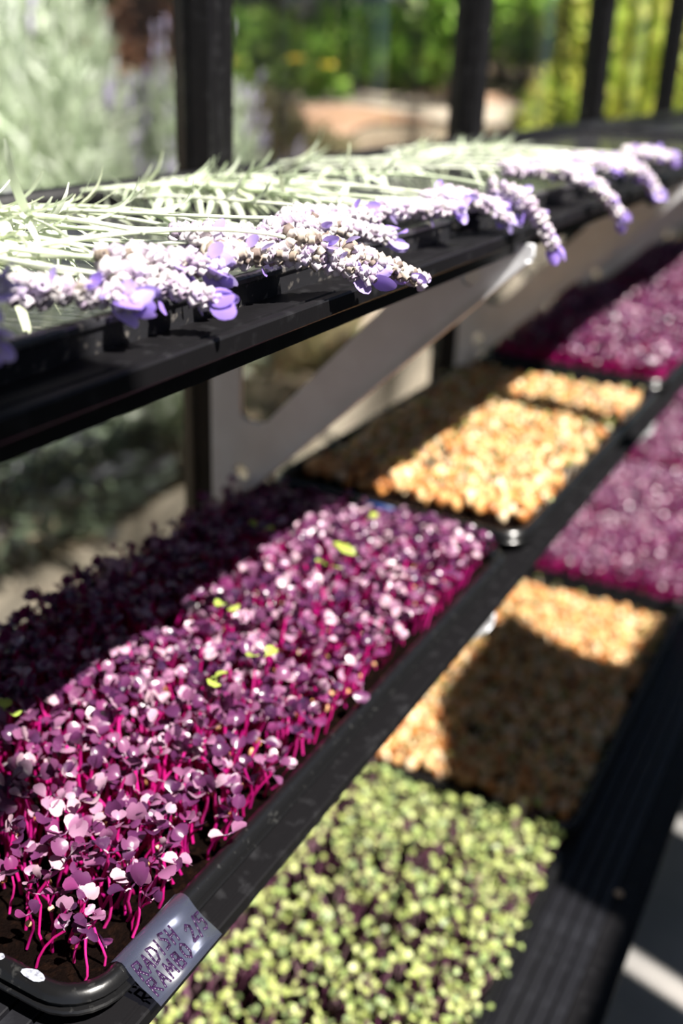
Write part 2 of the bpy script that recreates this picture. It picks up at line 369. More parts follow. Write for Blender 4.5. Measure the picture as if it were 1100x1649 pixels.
# ------------------------------------------------------------------ trays
def rr_loop(W, L, off, r, seg=7):
    pts = []
    R = max(r+off, .002)
    for cx, cy, a0 in ((W/2-r, L/2-r, 0), (-W/2+r, L/2-r, pi/2), (-W/2+r, -L/2+r, pi), (W/2-r, -L/2+r, 1.5*pi)):
        for k in range(seg+1):
            a = a0+pi/2*k/seg; pts.append((cx+R*cos(a), cy+R*sin(a)))
    return pts
def tray_mesh(W, L, depth, double=True, r=.030, m='tray_plastic'):
    lip = [(-.014, -.013), (-.002, -.0125), (-.0002, -.0120), (0, -.0105), (-.0008, -.0096), (-.0030, -.0092), (-.0034, -.0068), (-.0028, -.0060), (-.0010, -.0056), (-.0006, -.0048), (-.0014, -.0035), (-.0030, -.0014), (-.0055, -.0002), (-.0080, -.0004), (-.0105, -.0020), (-.0125, -.0050)] if double else \
          [(-.0014, -.0042), (-.0004, -.0038), (0, -.0030), (-.0004, -.0012), (-.002, 0), (-.006, 0), (-.0075, -.0012), (-.010, -.0016), (-.0115, -.003)]
    wi = .0165 if double else .0030
    prof = [(-wi, -depth)] + lip + [(-wi-.008 if not double else -.0155, -depth+.002)]
    g = G(); rings = [rr_loop(W, L, o, r) for o, z in prof]; n = len(rings[0]); V = []; Q = []
    for ring, (o, z) in zip(rings, prof): V += [(x, y, z) for x, y in ring]
    for i in range(len(prof)-1):
        Q += [(i*n+j, i*n+(j+1) % n, (i+1)*n+(j+1) % n, (i+1)*n+j) for j in range(n)]
    g.add(V, Q); k = (len(prof)-1)*n
    g.P += [list(range(k, k+n)), list(range(n))[::-1]]
    me = g.mesh('tray_body', M[m]); me.set_sharp_from_angle(angle=radians(38)); return me
TW, TL = .278, .576
MT = tray_mesh(TW, TL, .0232); UT = tray_mesh(TW-.004, TL, .0145, False, .02, 'dusty_plastic')

def soil_mesh(z, amp):
    nx, nyy = 40, 80; rz = np.random.default_rng(3)
    hz = rz.normal(0, amp, (nx+1, nyy+1))
    V, Q = grid(nx, nyy, lambda u, v: ((u-.5)*(TW-.029), (v-.5)*(TL-.029), z + hz[int(round(u*nx)), int(round(v*nyy))]))
    return G().add(V, Q).mesh('soil', M['soil'])
SOIL = soil_mesh(-.013, .0016)

# ---- leaf, stem and seed shapes
def heart(L, W, cup, fold, notch=.22, nu=4, nv=4, pet=.25):
    def fn(u, v):
        s = 2*v-1
        w = W/2*(sin(pi*min(1, .08+u*.80))**.75)*(1 if u > 0 else .12)
        x = pet*L + L*u*(1-notch*math.exp(-(s/.42)**2)*u**2) - .10*L*abs(s)**2*u*.8
        y = s*w
        return (x, y, -fold*abs(y)*-1 + cup*(u-.45)**2*L*-1 + .0)
    V, Q = grid(nu, nv, fn)
    pv, pq = tube([(0, 0, 0), (pet*L*.6, 0, .02*L), (pet*L+.1*L, 0, V[nv//2][2]-.01*L)], .045*W, 4)
    return np.concatenate([V, pv]), np.concatenate([Q, pq+len(V)])
rs = np.random.default_rng(11)
RLEAF = [heart(rs.uniform(.8, 1.1), rs.uniform(.95, 1.25), rs.uniform(.1, .7), rs.uniform(-.1, .55), rs.uniform(.15, .3)) for _ in range(8)]
CLEAF = [heart(1, rs.uniform(.9, 1.1), rs.uniform(.1, .6), rs.uniform(-.1, .4), .2, 2, 2, .3) for _ in range(5)]
def stemv(k, bend, wob):
    t = np.linspace(0, 1, k); p = np.stack([bend*t**2 + wob*np.sin(t*pi), .5*wob*np.sin(t*2*pi), t], 1); return p
STEMS = [stemv(5, rs.uniform(-.25, .35), rs.uniform(-.10, .10)) for _ in range(8)]

def scatter(n_x, n_y, mx, my, jit, rng, W=TW, L=TL):
    gx = np.linspace(-W/2+mx, W/2-mx, n_x); gy = np.linspace(-L/2+my, L/2-my, n_y)
    dx = gx[1]-gx[0]; dy = gy[1]-gy[0]
    P = np.array([(x+(dx/2 if j % 2 else 0)+rng.normal(0, dx*jit), y+rng.normal(0, dy*jit)) for j, y in enumerate(gy) for x in gx])
    P[:, 0] = np.clip(P[:, 0], -W/2+.016, W/2-.016); P[:, 1] = np.clip(P[:, 1], -L/2+.018, L/2-.018); return P

def microgreens(root, P, hfun, size, srad, leaves, leafmat, stemmat, base, rng, names, n_parts=300, light=(.25, -.05), pairs=True, tilt=(.05, 1.25), loc=None):
    """seedlings rooted in a tray: the nearest in view are parts, the rest one stuff part for stems and one for leaves"""
    loc = np.array(loc if loc is not None else root.location)
    W = np.column_stack([P[:, 0]+loc[0], P[:, 1]+loc[1], np.full(len(P), loc[2]+base+.03)])
    ok = np.zeros(len(P), bool); dist = np.zeros(len(P))
    for i in range(len(P)): ok[i], dist[i] = seen(W[i])
    order = np.argsort(np.where(ok, dist, 1e3)); part = set(order[:min(n_parts, int(ok.sum()))].tolist())
    lm = [G().add(v, q).mesh(names[1], leafmat) for v, q in leaves]
    sm = []
    for s in STEMS:
        v, q = tube(s*np.array([.035, .035, .035]), [srad*1.1, srad, srad, srad*.95, srad*.9], 5); sm.append(G().add(v, q).mesh(names[0], stemmat))
    gs, gl = G(), G()
    for i, (x, y) in enumerate(P):
        h = hfun(x, y)*rng.uniform(.78, 1.2)
        if h <= 0: continue
        k = rng.integers(len(STEMS)); az = rng.uniform(0, 2*pi); lean = rng.normal(0, .14, 2)+np.array(light)*rng.uniform(.2, 1)
        Rz = rotm(lean[1]*-1, lean[0], az)
        sc = h/.035
        R = rotm(-lean[1], lean[0], 0) @ rotm(0, 0, az)
        b = np.array([x, y, base]); top = b + R @ (STEMS[k][-1]*h)
        n_l = 2 if pairs else rng.integers(1, 3); az2 = rng.uniform(0, 2*pi); ls = size*rng.uniform(.75, 1.2); tt = rng.uniform(*tilt)
        LL = []
        for j in range(n_l):
            lr = rotm(0, 0, az2+j*pi+rng.normal(0, .35)) @ rotm(rng.normal(0, .4), -tt+rng.normal(0, .4), 0)
            LL.append((rng.integers(len(leaves)), R @ lr if rng.random() < .7 else lr, ls*rng.uniform(.8, 1.15)))
        if i in part:
            o = link(names[2], sm[k], root); mo = mat4(R, b, sc); o.matrix_local = mo; inv = mo.inverted()
            for li, lr, s in LL:
                c = link(names[1], lm[li], o); c.matrix_local = inv @ mat4(lr, top, s)
        else:
            pts = b + (STEMS[k]*h) @ R.T
            v, q = tube(pts[::2], srad, 4); gs.add(v, q)
            for li, lr, s in LL:
                v, q = leaves[li]; gl.add(v*s @ lr.T + top, q)
    if gs.n: gs.build(names[2]+'_stems', stemmat, root, stuff=True)
    if gl.n: gl.build(names[2]+'_leaves', leafmat, root, stuff=True)

def tray(name, label, cat, x, y, z, group, soil=True, mesh=None):
    t = thing(name, label, cat, (x, y, z), group)
    link('tray_body', mesh or MT, t)
    if soil: link('soil', SOIL, t)
    return t
QS = qsphere(3); QS2 = qsphere(2)
def seed_shape(rng, qs=QS):
    V = qs[0]*np.array([1.15, .9, .75])*(1+rng.normal(0, .05, (len(qs[0]), 1)))
    V[:, 2] -= .22*np.exp(-(V[:, 1]/.25)**2)*(V[:, 2] > 0); V[:, 0] *= 1+.15*V[:, 1]
    return V, qs[1]
SEEDS = [seed_shape(rs) for _ in range(6)]
def husks(root, rng, n, rad, zf, m, name, n_parts, W=TW-.046, L=TL-.050):
    P = np.column_stack([rng.uniform(-W/2, W/2, n), rng.uniform(-L/2, L/2, n)])
    loc = np.array(root.location); me = [G().add(v, q).mesh(name, m) for v, q in SEEDS]
    ok = [seen(np.array([x, y, 0])+loc) for x, y in P]
    order = sorted(range(n), key=lambda i: ok[i][1] if ok[i][0] else 1e3)
    part = set(order[:n_parts]); gs = G()
    for i, (x, y) in enumerate(P):
        R = rotm(*rng.uniform(-1.6, 1.6, 2), rng.uniform(0, 2*pi)); s = rad*rng.uniform(.75, 1.25); k = rng.integers(6); p = np.array([x, y, zf(x, y, rng)])
        if i in part:
            o = link(name, me[k], root); o.matrix_local = mat4(R, p, s)
        else:
            v, q = SEEDS[k]; gs.add(v*s @ R.T + p, q)
    if gs.n: gs.build(name+'s', m, root, stuff=True)
def seed_tray(label, x, y, z, seed, n_parts, gap=.050):
    t = tray('seed_tray', label, 'seed tray', x, y, z, 'black trays of sprouting tan seeds'); rng = np.random.default_rng(seed)
    husks(t, rng, 1900, .0064, lambda x, y, r: -.0105+r.uniform(0, .010), M['seed'], 'seed', n_parts, W=TW-.038, L=TL-gap)
    P = scatter(17, 36, .024, .022+gap/2, .4, rng)
    microgreens(t, P, lambda x, y: rng.uniform(.006, .020), .0062, .0008, CLEAF, M['shoot'], M['root'], -.008, rng, ('sprout_stem', 'sprout_leaf', 'sprout'), 0, tilt=(.3, 1.2))
    return t

# near radish tray
RX = -TW/2
def radish_tray(label, x, y, z, seed, n_parts, near=False, nx=31, nyy=66):
    t = tray('radish_tray', label, 'seedling tray', x, y, z, 'black trays of purple radish seedlings'); rng = np.random.default_rng(seed)
    P = scatter(nx, nyy, .020, .022, .30, rng)
    if near:
        def dens(p):
            dr = TW/2-p[0]; df = p[1]+TL/2
            e = min((dr-.012)/.022, (df-.02)/.10 - .05)
            return np.clip(.52+e, 0, 1)
        P = np.array([p for p in P if rng.random() < dens(p) and TW/2-p[0] > .019])
    def hf(x, y):
        e = min((TW/2-x)/.07, (TW/2+x)/.05, (y+TL/2+.01)/.14, (TL/2-y-.02)/.11, 1.)
        return .024+.020*max(e, 0)
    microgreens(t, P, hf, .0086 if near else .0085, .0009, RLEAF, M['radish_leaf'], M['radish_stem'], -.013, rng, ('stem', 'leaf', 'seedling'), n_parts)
    husks(t, rng, 420 if near else 150, .0024, lambda x, y, r: -.009+r.uniform(0, .014)*(r.random() < .7)+.012*(r.random() < .25), M['husk'], 'husk', 90 if near else 0)
    return t
NEAR = radish_tray('black tray of purple radish seedlings with the handwritten clear label on its rim', RX, TL/2, 0, 21, 300, True)
seed_tray('sunlit tray of sprouting tan seeds on the middle shelf', RX, .600+TL/2, 0, 22, 300, .098)
radish_tray('tray of purple radish seedlings on the middle shelf beyond the sunlit tan seeds', RX, 1.200+TL/2, 0, 23, 150)
radish_tray('farthest tray of purple radish seedlings on the middle shelf, at the end of the row', RX, 1.800+TL/2, 0, 24, 0)
LX, LZ, LY = .072-TW/2, -.3692, .681
seed_tray('tray of sprouting tan seeds on the lower shelf, mostly in shade', LX, LY+TL/2, LZ, 32, 300)
radish_tray('tray of purple radish seedlings on the lower shelf beyond the shaded tan seeds', LX, LY+.600+TL/2, LZ, 33, 150)
radish_tray('farthest tray of purple radish seedlings on the lower shelf, seen past the middle rail', LX, LY+1.2+TL/2, LZ, 34, 0)
# green tray
t = tray('cress_tray', 'tray of pale green cress seedlings with purple stems on the lower shelf', 'seedling tray', LX, LY-.600+TL/2, LZ, None)
rng = np.random.default_rng(41)
P = scatter(31, 66, .018, .020, .34, rng)
P = np.array([p for p in P if rng.random() < (1. if (TW/2-p[0] < .075 or TL/2-p[1] < .085 or p[0] < -.10) else .50)])
microgreens(t, P, lambda x, y: .030+.012*min(1, (TW/2-x)/.05)+(.006 if abs(x) > .08 else -.006), .0080, .0007, CLEAF, M['cress_leaf'], M['cress_stem'], -.013, rng, ('stem', 'leaf', 'seedling'), 300, light=(.30, -.1))

# yellow green leaves standing in the near radish tray, as parts of that tray
ym = [G().add(v, q).mesh('yellow_leaf', M['yellow_leaf']) for v, q in RLEAF]
rng = np.random.default_rng(5)
for (x, y) in ((-.092, .405), (-.085, .377), (-.078, .405), (-.116, .286), (-.099, .47), (-.071, .202), (-.165, .405), (-.153, .112), (-.06, .24)):
    for k in range(2):
        o = link('yellow_leaf', ym[rng.integers(8)], NEAR)
        o.matrix_local = mat4(rotm(rng.normal(0, .3), -rng.uniform(.1, .5), rng.uniform(0, 6.3)), (x-RX+k*.004, y-TL/2, .044), .0085)
# fallen curled leaf on the inner rim beside the label
v, q = heart(.013, .008, .5, .5)
o = G().add(v, q).build('fallen_leaf', M['radish_leaf'], NEAR); o.matrix_local = mat4(rotm(.6, .35, 2.4), (.117, -TL/2+.040, -.006))
# pale scuffs on the near rim
for i, (x, y, lx, ly) in enumerate(((-.067, .0055, .009, .007), (-.058, .0065, .005, .004), (-.037, .0062, .013, .006))):
    V, Q = grid(4, 8, lambda u, v: ((u-.5)*ly, (v-.5)*lx, .0004-.9*((u-.5)*ly)**2/.008*.5 - .0))
    a = np.linspace(0, 2*pi, 13)[:-1]
    ring = [(.5*ly*cos(t)*(1+.12*sin(3*t+i)), .5*lx*sin(t)*(1+.1*cos(2*t+i))) for t in a]
    g = G(); g.poly([(0, 0, .0005)] + [(p, r, .0003-8*p*p) for p, r in ring], [[0, k+1, (k+1) % 12+1] for k in range(12)])
    o = g.build('scuff_mark', M['scuff'], NEAR); o.location = (x-RX, y-TL/2, 0)
    if i < 3: o.rotation_euler = (0, 0, pi/2)

# ---- clear label on the rim with purple handwriting
lab = thing('film_label', 'clear plastic label with purple handwriting stuck over the near tray rim', 'label', (0, .0565, 0))
LH = .0255
cross = [(-.0115, -.0015), (-.0085, .0004), (-.0055, .0008), (-.0030, .0004), (-.0006, -.0010), (.003, -.0042), (.0065, -.0076), (.0105, -.0108), (.0135, -.0128), (.0172, -.0142)]
V = [(x, (s)*LH+.0008*sin(i), z) for i, (x, z) in enumerate(cross) for s in (-1, 1)] + [(x, s*LH+.0008*sin(i), z+.00025) for i, (x, z) in enumerate(cross) for s in (-1, 1)]
n = len(cross)*2; Q = []
for i in range(len(cross)-1):
    Q += [(2*i, 2*i+1, 2*i+3, 2*i+2), (n+2*i, n+2*i+2, n+2*i+3, n+2*i+1), (2*i, 2*i+2, n+2*i+2, n+2*i), (2*i+1, n+2*i+1, n+2*i+3, 2*i+3)]
Q += [(0, n, n+1, 1), (n-2, n-1, 2*n-1, 2*n-2)]
G().add(V, Q).build('film', M['film'], lab, smooth=False)
def film_z(x): return float(np.interp(x, [c[0] for c in cross], [c[1] for c in cross]))+.0004
GL = {'R': [[(0, 0), (0, 1), (.6, .95), (.62, .6), (0, .5)], [(.2, .5), (.7, 0)]], 'A': [[(0, 0), (.35, 1), (.7, 0)], [(.15, .4), (.55, .4)]],
      'D': [[(0, 0), (0, 1), (.5, .9), (.7, .5), (.5, .08), (0, 0)]], 'I': [[(.2, 0), (.2, 1)]], 'S': [[(.6, .9), (.2, 1), (.05, .75), (.55, .4), (.5, .08), (0, .05)]],
      'H': [[(0, 0), (0, 1)], [(.6, 0), (.6, 1)], [(0, .5), (.6, .5)]], 'M': [[(0, 0), (.1, 1), (.4, .35), (.7, 1), (.8, 0)]], 'B': [[(0, 0), (0, 1), (.5, .95), (.5, .6), (0, .52), (.6, .45), (.6, .05), (0, 0)]],
      'O': [[(.35, 0), (0, .3), (.05, .8), (.35, 1), (.65, .8), (.68, .3), (.35, 0)]], '2': [[(0, .8), (.3, 1), (.6, .8), (.5, .5), (0, 0), (.65, .02)]], '/': [[(0, -.1), (.5, 1.1)]], '5': [[(.6, 1), (.1, 1), (.05, .6), (.5, .6), (.55, .2), (.3, 0), (0, .08)]]}
def write(text, x_base, y0, h, adv):
    g = G(); y = y0; rg = random.Random(len(text))
    for ch in text:
        wob = rg.uniform(-.08, .08)*h
        for st in GL[ch]:
            pts = [(x_base - b*h + wob, y + a*h*.85) for a, b in st]
            dense = []
            for p, q in zip(pts, pts[1:]):
                dense += [(p[0]+(q[0]-p[0])*k/3, p[1]+(q[1]-p[1])*k/3) for k in range(3)]
            dense.append(pts[-1]); w = h*.085
            for p, q in zip(dense, dense[1:]):
                d = np.array([q[0]-p[0], q[1]-p[1]]); L = np.linalg.norm(d)
                if L < 1e-7: continue
                d /= L; nn = np.array([-d[1], d[0]])*w; c = [np.array(p)+nn-d*w*.6, np.array(p)-nn-d*w*.6, np.array(q)-nn+d*w*.6, np.array(q)+nn+d*w*.6]
                g.add([(e[0], e[1], film_z(e[0])+.0001) for e in c] + [(e[0], e[1], film_z(e[0])) for e in c], [(0, 1, 2, 3), (7, 6, 5, 4), (0, 4, 5, 1), (1, 5, 6, 2), (2, 6, 7, 3), (3, 7, 4, 0)])
        y += adv*(1.15 if ch == 'M' else .7 if ch in 'I/' else 1)
    g.build('handwriting', M['ink'], lab, smooth=False)
write('RADISH', .0052, -.0228, .0064, .0054); write('RAMBO', .0132, -.0222, .0066, .0060); write('2/5', .0105, .0118, .0066, .0052)

# small blue tape, wooden marker and a stray husk
g = G(); box(g, -.160, -.130, .5935, .5955, -.010, .0012); tag(g.build('blue_tape', M['blue_tape'], smooth=False), 'small blue tape on the near end of the sunlit seed tray', 'tape')
g = G(); box(g, -.0045, .0045, -.001, .001, 0, .060)
o = g.build('plant_marker', M['wood_marker'], smooth=False); o.location = (.020, .632, -.383); o.rotation_euler = (-.35, .12, .5); bevel(o, .0008)
tag(o, 'pale wooden marker stick at the corner of the cress tray', 'plant marker')
o = G().add(SEEDS[0][0]*.0045, SEEDS[0][1]).build('stray_seed', M['husk']); o.location = (.133, .639, -.391); tag(o, 'single tan seed fallen on the ridged lower shelf', 'seed')

# ------------------------------------------------------------------ upper trays and lavender
for y, lb in ((-.145, 'shallow black tray under the nearest lavender heads, at the near end of upper shelf'), (.455, 'second shallow black tray on the upper shelf, under the far lavender'), (1.055, 'third shallow black tray on the upper shelf, past the lavender')):
    t = thing('shallow_tray', lb, 'tray', (-.018-(TW-.004)/2, y+TL/2, .3030), 'shallow black trays on the upper shelf'); link('tray_body', UT, t)

def bez(p0, p1, p2, p3, n):
    t = np.linspace(0, 1, n)[:, None]
    return (1-t)**3*p0 + 3*(1-t)**2*t*p1 + 3*(1-t)*t**2*p2 + t**3*p3
def calyx_shape(rng):
    k = 6; a = np.arange(k)*2*pi/k; V = []
    for x, r in ((0, .18), (.25, .42), (.6, .50), (.9, .40), (1.0, .46), (.86, .20)):
        rr = r*(1+rng.normal(0, .05, k)); V += [(x*1. + (.05 if (j % 2 and x == 1.0) else 0), rr[j]*cos(a[j]), rr[j]*sin(a[j])) for j in range(k)]
    Q = [(i*k+j, i*k+(j+1) % k, (i+1)*k+(j+1) % k, (i+1)*k+j) for i in range(5) for j in range(k)]
    return np.array(V), np.array(Q)
def petal_shape(rng):
    c, f, wv = rng.uniform(-.5, .6), rng.uniform(.2, .9), rng.uniform(0, .15)
    def fn(u, v):
        s = 2*v-1; w = .36*sin(pi*min(1, .06+.86*u))**.7; y = s*w
        return (u-.04*s*s, y, c*u*u*.5 + f*y*y*1.3 + wv*.4*sin(6*u+3*s))
    return grid(5, 4, fn)
def leaf_shape(rng):
    c, tw = rng.uniform(.15, .75)*rng.choice([-1, -1, 1]), rng.uniform(-.9, .9); w0 = rng.uniform(.035, .055)
    def fn(u, v):
        s = 2*v-1; w = w0*sin(pi*min(1, .12+.84*u))**.6
        ang = c*2.2*u; x = (sin(ang)/(c*2.2) if abs(c) > .03 else u); z = ((1-cos(ang))/(c*2.2) if abs(c) > .03 else 0)
        return (x, s*w*cos(tw*u), z + s*w*sin(tw*u) - .35*abs(s)*w)
    return grid(8, 2, fn)
CAL = [calyx_shape(rs) for _ in range(5)]; PET = [petal_shape(rs) for _ in range(6)]; LEA = [leaf_shape(rs) for _ in range(10)]
CALM = {k: [G().add(v, q).mesh('calyx', M[k]) for v, q in CAL] for k in ('lav_calyx', 'lav_dry')}
PETM = [G().add(v, q).mesh('petal', M['lav_petal']) for v, q in PET]; LEAM = [G().add(v, q).mesh('leaf', M['lav_leaf']) for v, q in LEA]

def sprig(label, head, root_pt, seed, detail=False, dry=.12, tip=5, fat=1., n_leaf=8, group='lavender sprigs on the upper shelf', mid_petals=4, stem_r=.0011, leaf_from=.0, lift=.004, leaf_len=.038, leaf_up=.02, stem_len=1.):
    rng = np.random.default_rng(seed)
    t = thing('lavender_sprig', label, 'lavender', tuple(root_pt), group); o0 = np.array(root_pt, float)
    if head is not None:
        h = np.array(head, float) - o0; p0 = h[0]; d0 = (h[1]-h[0])/np.linalg.norm(h[1]-h[0])
        curve_h = bez(h[0], h[0]+(h[1]-h[0])*.7, h[1]+(h[2]-h[1])*.25, h[2], 40)
        L = np.linalg.norm(p0)
        st = bez(np.zeros(3), p0*.3+np.array([0, 0, lift]), p0-d0*L*.33+np.array([0, 0, lift*.5]), p0, 22)
    else:
        curve_h = None; st = bez(np.zeros(3), *[c*stem_len for c in root_curve(rng)], 22)
    v, q = tube(st, stem_r*np.linspace(1.15, .9, len(st)), 6); G().add(v, q).build('stem', M['lav_stem'], t)
    if curve_h is not None:
        v, q = tube(curve_h[:-2], np.linspace(.0013, .0006, len(curve_h)-2), 5); sp = G().add(v, q).build('flower_spike', M['lav_stem'], t)
        seg = np.linalg.norm(np.diff(curve_h, axis=0), axis=1); cum = np.concatenate([[0], np.cumsum(seg)]); TLn = cum[-1]
        tang = np.gradient(curve_h, axis=0)
        gc, gp = G(), G(); s = 0.
        while s < TLn*.97:
            i = min(int(np.searchsorted(cum, s)), len(curve_h)-1); c = curve_h[i]; d = tang[i]/np.linalg.norm(tang[i]); a_, b_ = frame(d)
            fr = s/TLn; m = rng.integers(7, 10); ph = rng.uniform(0, 6.3); rs_ = fat*(.9 if fr < .1 else 1.05-.4*fr)
            for k in range(m):
                an = ph+2*pi*k/m+rng.normal(0, .15); rad = cos(an)*a_+sin(an)*b_; dd = d*rng.uniform(.55, 1.0)+rad*rng.uniform(.75, 1.1)
                pos = c + rad*.0012 + d*rng.normal(0, .0008); sz = .0055*rs_*rng.uniform(.85, 1.2); R = aim(dd, rng.uniform(0, 6)); kk = rng.integers(5)
                km = 'lav_dry' if rng.random() < dry*(1.6-1.2*fr) else 'lav_calyx'
                if pos[2]+o0[2] < .304 and (pos[0]+o0[0]) < -.018: pass
                Vs = np.array([.0, 0, 0])
                if detail:
                    o = link('calyx', CALM[km][kk], sp); o.matrix_local = mat4(R, pos, sz)
                else:
                    vv, qq = CAL[kk]; gc.add(vv*sz @ R.T + pos, qq)
            s += .0047*fat
        def petal(pos, dd, sz):
            R = aim(dd, rng.uniform(0, 6.3)); kk = rng.integers(6)
            if detail: o = link('petal', PETM[kk], sp); o.matrix_local = mat4(R, pos, sz)
            else: vv, qq = PET[kk]; gp.add(vv*sz @ R.T + pos, qq)
        for k in range(tip):
            i = int(len(curve_h)*rng.uniform(.80, .97)); d = tang[i]/np.linalg.norm(tang[i]); a_, b_ = frame(d); an = 2*pi*k/tip+rng.normal(0, .3)
            petal(curve_h[i]+.002*(cos(an)*a_+sin(an)*b_), d*1.0+.42*(cos(an)*a_+sin(an)*b_)+np.array([0, 0, -.12]), rng.uniform(.009, .0135)*min(fat, 1.15))
        for k in range(mid_petals):
            i = int(len(curve_h)*rng.uniform(.1, .85)); d = tang[i]/np.linalg.norm(tang[i]); a_, b_ = frame(d); an = rng.uniform(0, 6.3); r_ = cos(an)*a_+sin(an)*b_
            petal(curve_h[i]+.0045*r_, d*.6+r_, rng.uniform(.005, .009))
        if gc.n: gc.build('calyxes', M['lav_calyx'], sp, stuff=True)
        if gp.n: gp.build('petals', M['lav_petal'], sp, stuff=True)
    for k in range(n_leaf):
        i = int(len(st)*rng.uniform(leaf_from, .62)); d = np.gradient(st, axis=0)[i]; d /= np.linalg.norm(d)
        dd = d*rng.uniform(.4, 1.)+np.array([rng.normal(0, .35), rng.normal(0, .55), rng.uniform(-.15, leaf_up)])
        o = link('leaf', LEAM[rng.integers(10)], t); R = aim(dd, rng.uniform(-.6, .6)+(pi if rng.random() < .3 else 0)); o.matrix_local = mat4(R, st[i], leaf_len*rng.uniform(.6, 1.25))
    return t
def root_curve(rng): return (np.array([.06, .02, .01]), np.array([.12, .03, .01]), np.array([.18, .04, .003]))

Z = .309
SPR = [ # label, head points, root point, options
 ('lavender sprig with the pale head lying along the tray lip, second from the near end', [(-.046, .037, .314), (-.029, .055, .312), (-.008, .066, .309)], (-.17, .03, Z), dict(detail=True, fat=1.05, tip=7, dry=.05)),
 ('lavender sprig whose drooping purple tip hangs over the scuffed tray side', [(-.031, .072, .316), (-.015, .093, .312), (.004, .104, .304)], (-.19, .09, Z), dict(detail=True, fat=1.0, tip=5, dry=.04)),
 ('lavender sprig with wide open purple petals above the tray lip', [(-.036, .078, .321), (-.018, .102, .319), (-.009, .128, .312)], (-.2, .11, Z), dict(detail=True, tip=8, mid_petals=9, dry=.06)),
 ('lavender sprig with a pale bud head lying behind the open purple petals', [(-.060, .160, .318), (-.044, .186, .317), (-.026, .204, .315)], (-.23, .16, Z), dict(tip=2, mid_petals=1)),
 ('lavender sprig with small orange brown florets resting on the tray lip', [(-.018, .128, .316), (-.010, .158, .315), (-.006, .186, .313)], (-.16, .06, Z), dict(detail=True, dry=.55, tip=1, mid_petals=3)),
 ('lavender sprig with a dried grey base and twin purple petals at its drooping tip', [(-.004, .171, .321), (.012, .206, .313), (.034, .247, .293)], (-.11, .00, .312), dict(detail=True, dry=.45, tip=4, fat=.95, n_leaf=3)),
 ('lavender sprig with one big purple petal hanging below the tray lip', [(-.014, .160, .315), (.004, .188, .312), (.021, .214, .299)], (-.17, .12, Z), dict(detail=True, dry=.15, tip=4)),
 ('lavender sprig ending in a crumpled purple flower behind the dried head', [(-.034, .205, .318), (-.022, .250, .317), (-.003, .290, .306)], (-.2, .12, Z), dict(detail=True, dry=.08, tip=6)),
 ('pale lavender head lying on the tray lip before the tray end', [(-.030, .318, .316), (-.014, .352, .315), (-.002, .380, .313)], (-.20, .31, Z), dict(tip=4)),
 ('lavender head lying across the end corner of the first tray', [(-.026, .376, .317), (-.012, .420, .315), (.000, .452, .308)], (-.21, .36, Z), dict(tip=6)),
 ('lavender sprig drooping straight down before the steel bracket tip', [(-.012, .456, .320), (.019, .462, .316), (.034, .473, .279)], (-.2, .45, Z), dict(tip=5, fat=1.1)),
 ('lavender sprig drooping down the rail beyond the bracket tip', [(-.010, .610, .319), (.010, .655, .312), (.030, .682, .277)], (-.2, .58, Z), dict(tip=6, fat=1.2)),
 ('lavender head raised behind the two drooping heads', [(-.040, .560, .322), (-.018, .610, .321), (-.002, .655, .316)], (-.23, .52, Z), dict(tip=4, fat=1.2)),
 ('lavender head lying in the tray behind the far drooping head', [(-.034, .650, .322), (-.012, .690, .322), (.004, .735, .314)], (-.23, .6, Z), dict(tip=6, fat=1.2)),
 ('purple lavender head on the rail, last but two of the row', [(-.026, .720, .320), (.000, .760, .318), (.014, .800, .304)], (-.22, .66, Z), dict(tip=8, fat=1.2, mid_petals=10)),
 ('purple lavender head farthest along the rail', [(-.014, .830, .320), (.004, .872, .318), (.020, .915, .314)], (-.21, .78, Z), dict(tip=8, fat=1.25, mid_petals=10)),
 ('purple lavender head hanging over the rail just before the farthest one', [(-.010, .780, .318), (.018, .795, .311), (.030, .808, .287)], (-.21, .74, Z), dict(tip=8, fat=1.2, mid_petals=10)),
 ('blurred shaded lavender head pointing up at the near end of the tray', [(-.050, -.010, .311), (-.026, -.008, .318), (-.010, .000, .325)], (-.15, -.06, Z), dict(tip=4, fat=.9, mid_petals=6)),
 ('blurred shaded lavender head lying over the lip at the near end', [(-.040, -.026, .316), (-.018, -.018, .314), (-.002, -.010, .310)], (-.16, -.07, Z), dict(tip=4, fat=.9, mid_petals=6)),
 ('small lavender head sagging over the gap between the two trays', [(-.024, .400, .318), (-.004, .430, .314), (.006, .455, .298)], (-.2, .4, Z), dict(tip=5)),
 ('faded lavender head lying just behind the orange brown florets', [(-.030, .130, .321), (-.022, .156, .320), (-.010, .172, .317)], (-.22, .13, Z), dict(tip=2, dry=.3)),
 ('mauve lavender head behind the crumpled purple flower', [(-.044, .235, .319), (-.034, .270, .318), (-.020, .300, .315)], (-.22, .2, Z), dict(tip=3)),
]
for i, (lb, hd, rp, op) in enumerate(SPR): sprig(lb, hd, rp, 100+i, **op)
rng = np.random.default_rng(77)
for i in range(26):            # cut ends and leafy lower stems heaped at the back of both trays
    y = rng.uniform(.02, .42) if i < 19 else rng.uniform(.56, .86)
    sprig('leafy lavender stem without a visible head, heaped at the back of the trays', None, (-.265+rng.uniform(0, .05), y, .304+rng.uniform(0, .005)), 300+i, n_leaf=17, group='leafy lavender stems at the back of the trays', leaf_len=.037)
for i in range(7):
    sprig('tuft of long lavender leaves heaped at the near end of the first tray', None, (-.20+rng.uniform(0, .06), rng.uniform(.0, .10), .312+rng.uniform(0, .014)), 400+i, n_leaf=16, leaf_up=.15, leaf_from=.1, stem_len=.62, group='lavender leaf tufts at the near end', leaf_len=.046)

